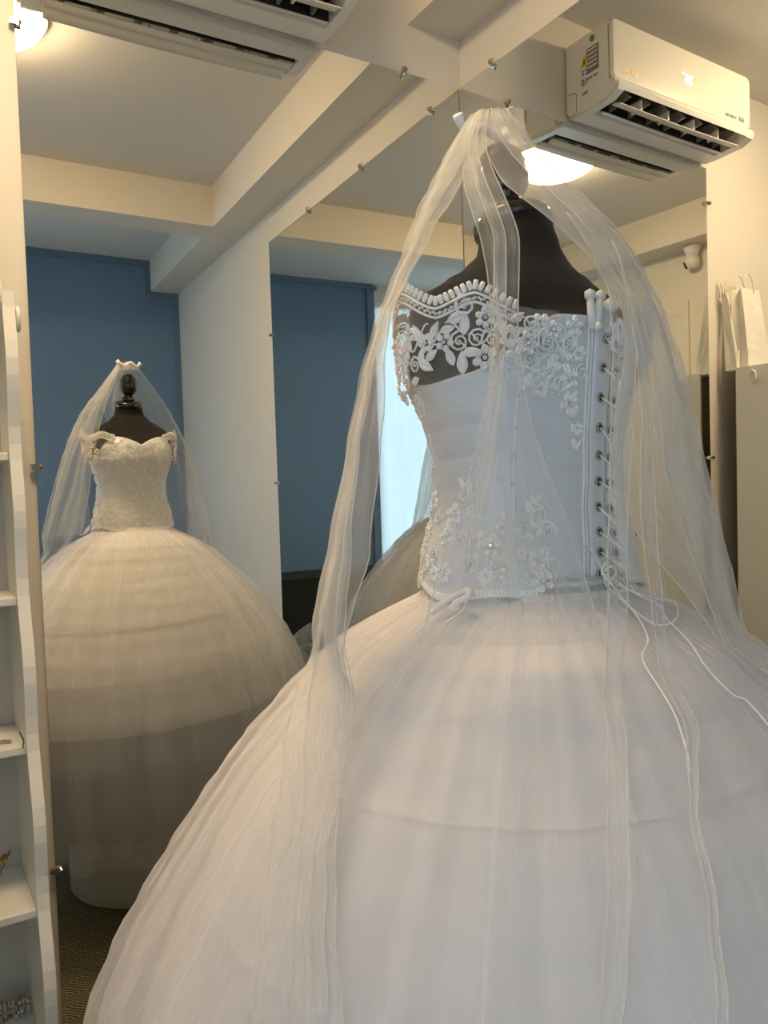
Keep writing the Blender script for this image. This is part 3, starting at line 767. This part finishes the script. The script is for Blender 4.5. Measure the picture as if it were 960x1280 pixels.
def spline(pts, n=6):
    out = []
    P = [pts[0]]+list(pts)+[pts[-1]]
    for i in range(1, len(P)-2):
        for k in range(n):
            t = k/n; a, b, c, d_ = P[i-1], P[i], P[i+1], P[i+2]
            out.append(.5*((2*b)+(c-a)*t+(2*a-5*b+4*c-d_)*t*t+(3*b-a-3*c+d_)*t**3))
    out.append(P[-2]); return out
# --- off-shoulder lace band (sheer net with motifs), both sides of the body
BT = [(30, .196), (40, .198), (55, .212), (72, .197), (89, .228), (108, .200), (123, .2135), (140, .190), (150, .186), (168, .185)]
def btop(azd):
    phi = abs((azd-84+180) % 360-180)
    return lerp(BT, phi)[0]
lace_band = None
S0, S1 = 38, 162     # angle from the front where the band starts and ends
q = MB()
for sg in (1, -1):
    def net(u, v, sg=sg):
        phi = S0+(S1-S0)*u; azd = 84+sg*phi
        zl = ztop(D(azd))-.006
        if 78 < phi < 118: zl += .003
        zt_ = btop(azd); z = zl+(zt_-zl)*v
        k = v if 60 < phi < 125 else 1
        az = D(azd); r = body_r(az, min(z, .2))+.003+(band_r(az, z)-body_r(az, min(z, .2)))*min(1, .3+v)
        return pol(az, r, z)
    q.grid(net, 70, 8)
lace_band = obj('lace_band', q, M_['net'], gown, True)
# scallop bars and pearl rows along the top edge
pe = MB(); pe2 = MB(); cords = MB()
for sg in (1, -1):
    phi = S0+2; rowA = []; rowB = []; rowC = []
    while phi < S1-22 or (sg < 0 and phi < S1-18):
        azd = 84+sg*phi; z = btop(azd)
        sl_ = math.atan2(btop(azd+1)-btop(azd-1), 2*D(1)*.14)
        place('scallop_bar', BAR, lace_band, azd, z+.001, band_r, .001, roll=sl_)
        rowA.append(on_body(azd, z-.008, .003, band_r)); rowB.append((azd, z-.0135)); rowC.append(on_body(azd, z-.018, .003, band_r))
        phi += math.degrees(.0058/band_r(D(azd), z)/max(.5, math.cos(sl_)))
    for row in (rowA, rowC): obj('lace_edging', MB().tube(row, .0016, 5), M_['lace'], lace_band, True)
    for (azd, z) in rowB:
        pe.bead(on_body(azd, z, .003, band_r), .0022); pe.bead(on_body(azd+1.35, z, .003, band_r), .0020)
obj('pearl_trim', pe, M_['pearl'], lace_band, True)['kind'] = 'stuff'
FL = [(210.4, .178), (193.8, .155), (185.7, .157), (209.2, .135), (206.7, .156, 's'), (199.9, .154, 's'), (220.6, .157), (212.5, .153, 's'), (176, .172), (170, .150), (168, .120, 's'), (178, .135, 's'), (163, .165), (158, .135), (153, .168), (150, .112), (160, .102, 's'), (145, .145), (230, .170, 's'), (203, .193, 's'), (236, .170), (243, .165), (229, .150), (239, .152, 's')]
LF = [(202.2, .173, 80), (199.7, .181, 20), (187.5, .143, 30), (182.1, .143, 70), (183.9, .132, -30), (195.3, .139, 110), (200, .131, 90), (195.5, .169, 10), (204.3, .142, 5), (181, .170, 120), (173, .160, 45), (166, .135, 60), (214, .186, -20), (224, .178, 30), (155, .150, 70), (148, .128, 20), (176, .118, 10), (190, .170, 60), (217, .170, 100), (226, .145, 40)]
for f in FL:
    for k in (0, 1):
        azd = f[0] if k == 0 else 168-f[0]      # mirrored side
        nm, me = ('lace_scroll', SCRO) if len(f) > 2 else ('lace_flower', ROSE if rnd.random() < .5 else ROSE5)
        place(nm, me, lace_band, azd, f[1], band_r, .0, rnd.uniform(0, 6.28), rnd.uniform(.88, 1.12))
for f in LF:
    for k in (0, 1):
        azd = f[0] if k == 0 else 168-f[0]
        place('lace_leaf', LEAF, lace_band, azd, f[1], band_r, .0, D(f[2]) if k == 0 else PI-D(f[2]), rnd.uniform(.85, 1.15))
# stems that join the motifs
st = MB()
for sg in (0, 1):
    for i in range(16):
        a0 = 160+i*5.0; z0 = .158+.014*math.sin(i*2.1); pts = []
        for k in range(7):
            aa = a0+k*1.3; zz = z0+.008*math.sin(k*.7+i)
            pts.append(on_body(aa if sg == 0 else 168-aa, zz, .0015, band_r))
        obj('embroidery_stem', MB().tube(spline(pts, 3), .0011, 5), M_['lace'], lace_band, True)

# --- appliques on the bodice: back left, waist, and the dense front
UP = [(232.3, .163), (229.8, .134), (240.7, .148), (241.1, .119), (232.5, .116), (264.5, .119), (256, .083), (262.5, .055), (249.3, .133), (220.1, .129), (215.8, .116), (226.2, .106), (246, .163), (254, .150), (255, .112), (258, .170), (262, .140), (236, .100), (249, .105)]
LOW = [(191.7, -.019), (191, -.070), (198.4, -.073), (197, -.040), (182.5, -.066), (174.1, -.089), (224.2, -.060), (222.8, -.086), (232.1, -.093), (239.7, -.100), (212.4, -.057), (207.8, -.078), (217.4, -.084), (211.4, -.101), (231.8, -.041), (238, -.061), (216.2, -.109), (163, -.024), (160, -.068), (185.1, -.041), (205.9, -.111), (197.9, -.098), (183.8, -.109), (170, -.045), (228, -.112), (167, -.105), (176, -.112), (243, -.118), (157, -.095), (234, -.118)]
beads = MB(); gems = MB()
for i, (azd, z) in enumerate(UP+LOW):
    r = rnd.random(); low = i >= len(UP)
    if r < .62: place('lace_flower', (ROSE5 if r < .3 else MINI), bodice, azd, z, body_r, .0038, rnd.uniform(0, 6.28), rnd.uniform(.95, 1.2))
    else: place('lace_scroll', SCRO, bodice, azd, z, body_r, .0035, rnd.uniform(0, 6.28), rnd.uniform(.8, 1.05))
    for k in range(2): place('lace_leaf', LEAFS, bodice, azd+rnd.uniform(-5, 5), z+rnd.uniform(-.013, .013), body_r, .0038, rnd.uniform(0, 6.28), rnd.uniform(.8, 1.2))
    for k in range(6): beads.bead(on_body(azd+rnd.uniform(-7, 7), z+rnd.uniform(-.015, .015), .0035), rnd.uniform(.0014, .0024))
    gems.bead(on_body(azd+rnd.uniform(-4, 4), z+rnd.uniform(-.008, .008), .0045), .0022)
# sprays climbing from the waist motifs and down from the shoulder blade
for pts in (([(191, -.05), (190, -.03), (191.5, -.012), (191, .004)]), ([(231, -.06), (231.5, -.045), (232, -.03), (232, -.02)]), ([(258, .10), (257, .085), (260, .065), (263, .045), (262, .03)])):
    for k in range(len(pts)-1):
        p0, p1 = pts[k], pts[k+1]
        place('lace_leaf', LEAFS, bodice, (p0[0]+p1[0])/2+2, (p0[1]+p1[1])/2, body_r, .0038, PI/2-.5, 1); place('lace_leaf', LEAFS, bodice, (p0[0]+p1[0])/2-2, (p0[1]+p1[1])/2, body_r, .0038, PI/2+.5, 1)
# dense front panel
cand = []
tries = 0
while len(cand) < 190 and tries < 9000:
    tries += 1
    phi = rnd.uniform(-78, 78); z = rnd.uniform(-.128, .186)
    azd = 84+phi
    if z > ztop(D(azd))-.012: continue
    smooth = phi > 24 and -.030 < z < .075 and phi > 24+ (z+.03)*40     # plain satin side panel
    smooth2 = phi < -46 and -.03 < z < .07
    folds_ = abs(phi-16) < 15 and .05 < z < .10
    if smooth or smooth2 or folds_: continue
    if any(math.hypot((phi-a)*.0021, z-b) < .0118 for a, b in cand): continue
    cand.append((phi, z))
for i, (phi, z) in enumerate(cand):
    azd = 84+phi
    if i % 3 == 2: place('lace_scroll', SCRO, bodice, azd, z, body_r, .0038, rnd.uniform(0, 6.28), .78)
    else: place('lace_flower', MINI, bodice, azd, z, body_r, .0042, rnd.uniform(0, 6.28), rnd.uniform(.95, 1.25))
    for k in range(9): beads.bead(on_body(azd+rnd.uniform(-6, 6), z+rnd.uniform(-.010, .010), .0035), rnd.uniform(.0018, .0030))
obj('pearl_beading', beads, M_['pearl'], bodice, True)['kind'] = 'stuff'
obj('rhinestone_beading', gems, M_['crystal'], bodice)['kind'] = 'stuff'
# gathered folds below the bust
for k in range(4):
    q = MB().tube([on_body(84+4+6*k+i*2.2, .045+.006*k+.0085*i-.0004*i*i, .003) for i in range(9)], [.0012+.0022*math.sin(PI*i/8) for i in range(9)], 6); obj('bust_fold', q, M_['satin_trim'], bodice, True)
# bottom edge trim of pearl bars
azd = 84-118
k = 0
while azd < 84+158:
    place('scallop_bar', BAR, bodice, azd, zbot(D(azd))+.003, body_r, .003, 0.25, .72); azd += 1.9 if azd > 150 else 2.6
q = MB().tube([on_body(a, zbot(D(a))-.001, .002) for a in range(-40, 262, 4)], .0024, 6); obj('hem_piping', q, M_['satin_trim'], bodice, True)
# piping seams with crystals
for L in (([(225.5, .120), (222.9, .097), (220.9, .0615), (219.5, .03), (218.8, -.0024), (218.5, -.048), (219, -.09)]), ([(166, .105), (161, .06), (160, .02), (161, -.02), (163, -.06)]), ([(120, .10), (116, .06), (113, .02), (112, -.02), (114, -.09)]), ([(48, .10), (52, .06), (55, .02), (56, -.02), (54, -.09)])):
    obj('seam_piping', MB().tube([on_body(a, z, .0025) for a, z in L], .0022, 6), M_['satin_trim'], bodice, True)
    q = MB()
    for (p0, p1) in zip(L, L[1:]):
        q.bead(on_body(p0[0], p0[1]-.004, .0055), .0026)
    obj('seam_crystals', q, M_['crystal'], bodice)
# lacing placket with eyelets
EYL = [(280.7, .158), (279.8, .125), (279.4, .091), (280.1, .056), (280.6, .024), (279.2, -.007), (277.7, -.037), (274.6, -.066), (272.4, -.089), (270.0, -.114)]
def pl_az(z): return 279.9 if z > 0 else 279.9+ (z)*80
def plk(u, v):
    z = -.132+.322*v; a = pl_az(z)+(-7.0+15.5*u); dz = .0*(u)
    top = .006*math.sin(PI*u)*(v > .99)
    return pol(D(a), body_r(D(a), z)+.006+.002*math.sin(PI*u), z+top)
pk = obj('placket', MB().grid(plk, 8, 40), M_['satin'], bodice, True)
so = pk.modifiers.new('thickness', 'SOLIDIFY'); so.thickness = .004; so.offset = -1
for da in (-8.2, -10.6):
    obj('placket_seam', MB().tube([on_body(pl_az(z)+da, z, .004) for z in [-.132+.016*i for i in range(21)]], .0019, 5), M_['satin_trim'], bodice, True)
def plk2(u, v):
    z = -.128+.300*v; a = pl_az(z)+(11+14*u); return pol(D(a), body_r(D(a), z)+.004, z)
pk2 = obj('placket', MB().grid(plk2, 6, 30), M_['satin'], bodice, True)
EYR = [(a+14.5, z-.003) for a, z in EYL]
eye = MB(); eye.tube([(.0046*math.cos(2*PI*k/14), .0046*math.sin(2*PI*k/14), 0) for k in range(14)], .0016, 6, closed=True)
eye.lathe(0, 0, [(.0040, -.0008), (.0040, 0.0002)], 12, 1)
EY_ME = eye.mesh('eyelet', [M_['eyelet'], M_['dark']], True)
for a, z in EYL: place('eyelet', EY_ME, bodice, a, z, body_r, .0085)
for a, z in EYR: place('eyelet', EY_ME, bodice, a, z, body_r, .0055)
for i, ((a, z), (b, zz)) in enumerate(zip(EYL, EYR)):
    loose = .008+.006*(i % 3); pts = [on_body(a, z, .0085)]
    for k in range(1, 8): t = k/8; pts.append(on_body(a+(b-a)*t, z+(zz-z)*t-.016*math.sin(PI*t)-.006*t, .010+loose*math.sin(PI*t)))
    pts.append(on_body(b, zz-.008, .006))
    obj('corset_lace', MB().tube(pts, .0011, 6), M_['cord'], bodice, True)
    if i in (1, 3, 4, 5):
        pts = [on_body(a+6+3.2*math.cos(t)*1.2, z-.018+.012*math.sin(t), .016) for t in [2.3-.55*k for k in range(8)]]
        obj('corset_lace', MB().tube(pts, .0009, 6), M_['cord'], bodice, True)
def on_skirt(azd, z, off): return Vector(pol(D(azd), max(skirt_r(D(azd), z)+off, body_r(D(azd), max(z, -.16))+.012), z))
T1 = [(270, -.112), (271, -.128), (269, -.150), (262, -.170), (255.3, -.185), (254.5, -.209), (254, -.226), (252.8, -.251), (251.7, -.262)]
T2 = [(270, -.112), (280, -.135), (287, -.150), (279.5, -.160), (275, -.179), (269.7, -.196), (270.6, -.218), (272.3, -.225), (272.7, -.248)]
T3 = [(270, -.112), (276, -.125), (292, -.145), (301, -.152), (288.4, -.160), (276, -.164), (270, -.160), (271, -.140), (272, -.118)]
T4 = [(270, -.112), (266, -.095), (261, -.083), (258, -.090), (259.5, -.097)]
for T in (T1, T2, T3, T4):
    pts = spline([on_skirt(a, z, .016) if z < -.13 else on_body(a, z, .014) for a, z in T])
    obj('corset_lace', MB().tube(pts, .0009, 6), M_['cord'], bodice, True)
q = MB().tube(spline([on_body(270, -.112, .012), on_body(273, -.105, .020), on_body(276, -.113, .020), on_body(271, -.120, .018), on_body(268, -.110, .016), on_body(272, -.100, .016)]), .0016, 6); obj('lace_knot', q, M_['cord'], bodice, True)
# cord of the skirt's waist tied at the side
q = MB().tube(spline([on_skirt(187.1, -.152, .02), on_body(191.5, -.137, .016), on_body(201, -.125, .02), on_body(202, -.131, .024), on_body(198, -.138, .026), on_skirt(195.9, -.146, .03)]), .0036, 8); obj('waist_tie', q, M_['cord'], skirt, True)
q = MB().tube(spline([on_body(201, -.128, .018), on_skirt(200, -.146, .024), on_skirt(198, -.158, .024)]), .0016, 6); obj('waist_tie', q, M_['cord'], skirt, True)

# --- plastic clamp that pinches the bodice at the back
cl = thing('plastic_clamp', 'small white plastic clamp pinching the bodice top at the back', 'clamp', on_body(268, .19, .01))
for s, (a0, a1) in enumerate(((266, 266.4), (273.5, 269))):
    p0 = on_body(a1, .166, .016); p1 = on_body(a0, .205, .012)
    obj('clamp_arm', MB().tube([p0, p0.lerp(p1, .5), p1], [.0036, .0048, .0042], 8), M_['white_plastic'], cl, True)
    obj('clamp_pad', MB().bead(p1, .0072, n=10), M_['white_plastic'], cl, True)
obj('clamp_spring', MB().tube([on_body(266.4, .168, .021), on_body(269, .168, .021)], .0052, 10), M_['white_plastic'], cl, True)
obj('clamp_tab', MB().bead(on_body(282, .196, .010), .0095, n=10), M_['white_plastic'], cl, True)

# ------------------------------------------------------------------ veil
veil = thing('bridal_veil', 'long sheer white tulle veil hung from a comb over the finial', 'veil', (AX, AY, Z(.46)))
def vcen(z):
    k = max(0, min(1, (z-.24)/.2)); k = k*k*(3-2*k); return (AX-.004*k, AY+.050*k)
def interp(L, z):      # L: list of (z, az) from top to bottom
    if z >= L[0][0]: return L[0][1]
    for p, q in zip(L, L[1:]):
        if z >= q[0]:
            t = (p[0]-z)/(p[0]-q[0]); return p[1]+(q[1]-p[1])*t
    return L[-1][1]
def vpanel(name, left, right, zb, nf, amp, off=0, seed=1, nu=40, nv=70, hem=(1, 1), top=.468):
    r4 = random.Random(seed); ph = r4.uniform(0, 6.28); ph2 = r4.uniform(0, 6.28)
    us = [i/nu for i in range(nu+1)]
    def fn(u, v):
        uu = us[int(round(u*nu))]
        z = top+(zb-top)*v
        a0, a1 = interp(left, z), interp(right, z); a = a0+(a1-a0)*uu
        a += (a1-a0)*.03*math.sin(v*9+ph)*math.sin(PI*uu)
        az = D(a); r = veil_r(az, z)+off
        k = min(1, .15+v*1.6)
        r += amp*k*(math.sin(2*PI*nf*uu+ph+1.3*v)+.35*math.sin(2*PI*nf*1.7*uu+ph2-2*v))
        if z < -.14: r = max(r, skirt_r(az, z)+.014)
        return pol(az, r, z, vcen(z))
    q = MB().grid(fn, nu, nv, uvf=lambda u, v: (u*(2+nf), v*(top-zb)))
    o = obj(name, q, M_['veil'], veil, True)
    for k, e in enumerate(hem):
        if e:
            pts = [Vector(fn(k, j/nv)) for j in range(nv+1)]
            h = MB().tube(pts, .0008, 5); obj('veil_edge', h, M_['veil_hem'], o, True)
    return o
AO = [(.468, 150), (.44, 142), (.3, 138), (0, 139), (-.13, 142), (-.17, 147), (-.2, 154), (-.23, 163), (-.255, 171), (-.28, 178), (-.314, 186), (-.366, 192), (-.45, 198)]
AI = [(.468, 203), (.43, 205), (.339, 202), (.290, 193), (.240, 189), (.187, 184), (.136, 188), (.07, 191.5), (0, 192.5), (-.08, 193.5), (-.18, 190), (-.26, 193), (-.324, 201), (-.45, 211)]
vpanel('veil_panel', AO, AI, -.46, 2, .004, seed=2, nu=44)
vpanel('veil_panel', [(.468, 146), (.40, 150), (.3, 158), (.15, 166), (.0, 172), (-.13, 178), (-.24, 184), (-.324, 192), (-.44, 203)], [(.468, 180), (.40, 178), (.3, 178), (.15, 180), (0, 184), (-.13, 188), (-.24, 190), (-.324, 197), (-.44, 207)], -.44, 1, .002, off=-.004, seed=8, nu=26, nv=70, hem=(0, 0))
vpanel('veil_panel', [(.468, 178), (.43, 180), (.34, 176), (.24, 170), (.15, 172), (0, 178), (-.1, 180), (-.2, 186), (-.3, 192), (-.42, 202)], [(.468, 206), (.43, 208), (.34, 196), (.24, 184), (.15, 181), (0, 187), (-.1, 190), (-.2, 192), (-.3, 198), (-.42, 207)], -.42, 1, .004, off=.004, seed=4, nu=26, nv=70, hem=(0, 1))
BL = [(.468, 195), (.43, 199), (.344, 204), (.227, 214.5), (.178, 217.5), (.097, 217.7), (.03, 215), (-.05, 210), (-.15, 206)]
BR = [(.468, 222), (.395, 221), (.263, 226.5), (.148, 225.6), (.069, 228.2), (.0046, 233), (-.042, 237), (-.15, 243)]
vpanel('veil_panel', BL, BR, -.16, 1, .003, off=.002, seed=5, nu=24, nv=60)
vpanel('veil_fold', [(.468, 202), (.395, 207), (.263, 217), (.148, 219), (.03, 217), (-.1, 213)], [(.468, 212), (.395, 214), (.263, 221.5), (.148, 222.5), (.03, 220), (-.1, 214)], -.09, 1, .001, off=.006, seed=6, nu=10, nv=50)
CI = [(.468, 216), (.417, 219), (.338, 227), (.268, 247.6), (.226, 261.2), (.191, 268.4), (.137, 264.8), (.058, 255), (-.013, 250.3), (-.049, 255.7), (-.083, 261.7), (-.134, 273.5), (-.2, 288), (-.3, 300)]
CO = [(.468, 350), (.43, 366), (.368, 376), (.287, 382), (.198, 384), (.121, 384), (.05, 382), (-.042, 378), (-.12, 374), (-.2, 368), (-.3, 362)]
vpanel('veil_panel', CI, CO, -.30, 3, .005, off=-.004, seed=9, nu=80, nv=70)
vpanel('veil_panel', [(.468, 228), (.417, 236), (.34, 250), (.27, 262), (.19, 276), (.1, 274), (0, 270), (-.1, 276), (-.2, 284)], [(.468, 260), (.417, 268), (.34, 282), (.27, 290), (.19, 300), (.1, 304), (0, 304), (-.1, 308), (-.2, 312)], -.21, 2, .004, off=.003, seed=12, nu=40, nv=60)
DL = [(.3, 250), (.2, 259), (.145, 256.5), (.075, 252), (-.0565, 246.5), (-.18, 243), (-.277, 237.6), (-.402, 232.9), (-.6, 228)]
DR = [(.3, 254), (.2, 266), (.137, 265.2), (.05, 258.5), (-.0365, 252.7), (-.144, 248.6), (-.277, 240.3), (-.401, 235.0), (-.6, 231)]
vpanel('veil_fold', DL, DR, -.58, 1, .001, off=.008, seed=14, nu=10, nv=80, top=.29)
vpanel('veil_fold', [(.26, 271), (.06, 263), (-.037, 257), (-.185, 256.1), (-.224, 255), (-.28, 248.9), (-.42, 243)], [(.26, 271.5), (.06, 267), (-.038, 262.1), (-.226, 257.4), (-.28, 249.9), (-.42, 244)], -.42, 1, .001, off=.006, seed=15, nu=8, nv=60, top=.26)
# comb: short wavy strip the tulle is gathered on
cz = Z(.463); q = MB(); cx, cy = vcen(.46)
pts = [Vector((cx-.042+.084*i/12, cy+.004*math.sin(i*1.1)+.020, cz+.006*math.cos(i*.95)+(.006 if i in (0, 12) else 0))) for i in range(13)]
q.tube(pts, [.0075 if i in (0, 12) else .0062 for i in range(13)], 8)
obj('comb', q, M_['satin_trim'], veil, True)
def cap(u, v):
    a = 2*PI*u; r = .004+.038*v; z = .474-.006*v-.026*v**3+.002*math.sin(9*a)*v
    return (cx+1.05*r*math.cos(a), cy+.9*r*math.sin(a), Z(z))
obj('veil_gathers', MB().grid(cap, 48, 8, uvf=lambda u, v: (u*8, v*.1)), M_['veil'], veil, True)
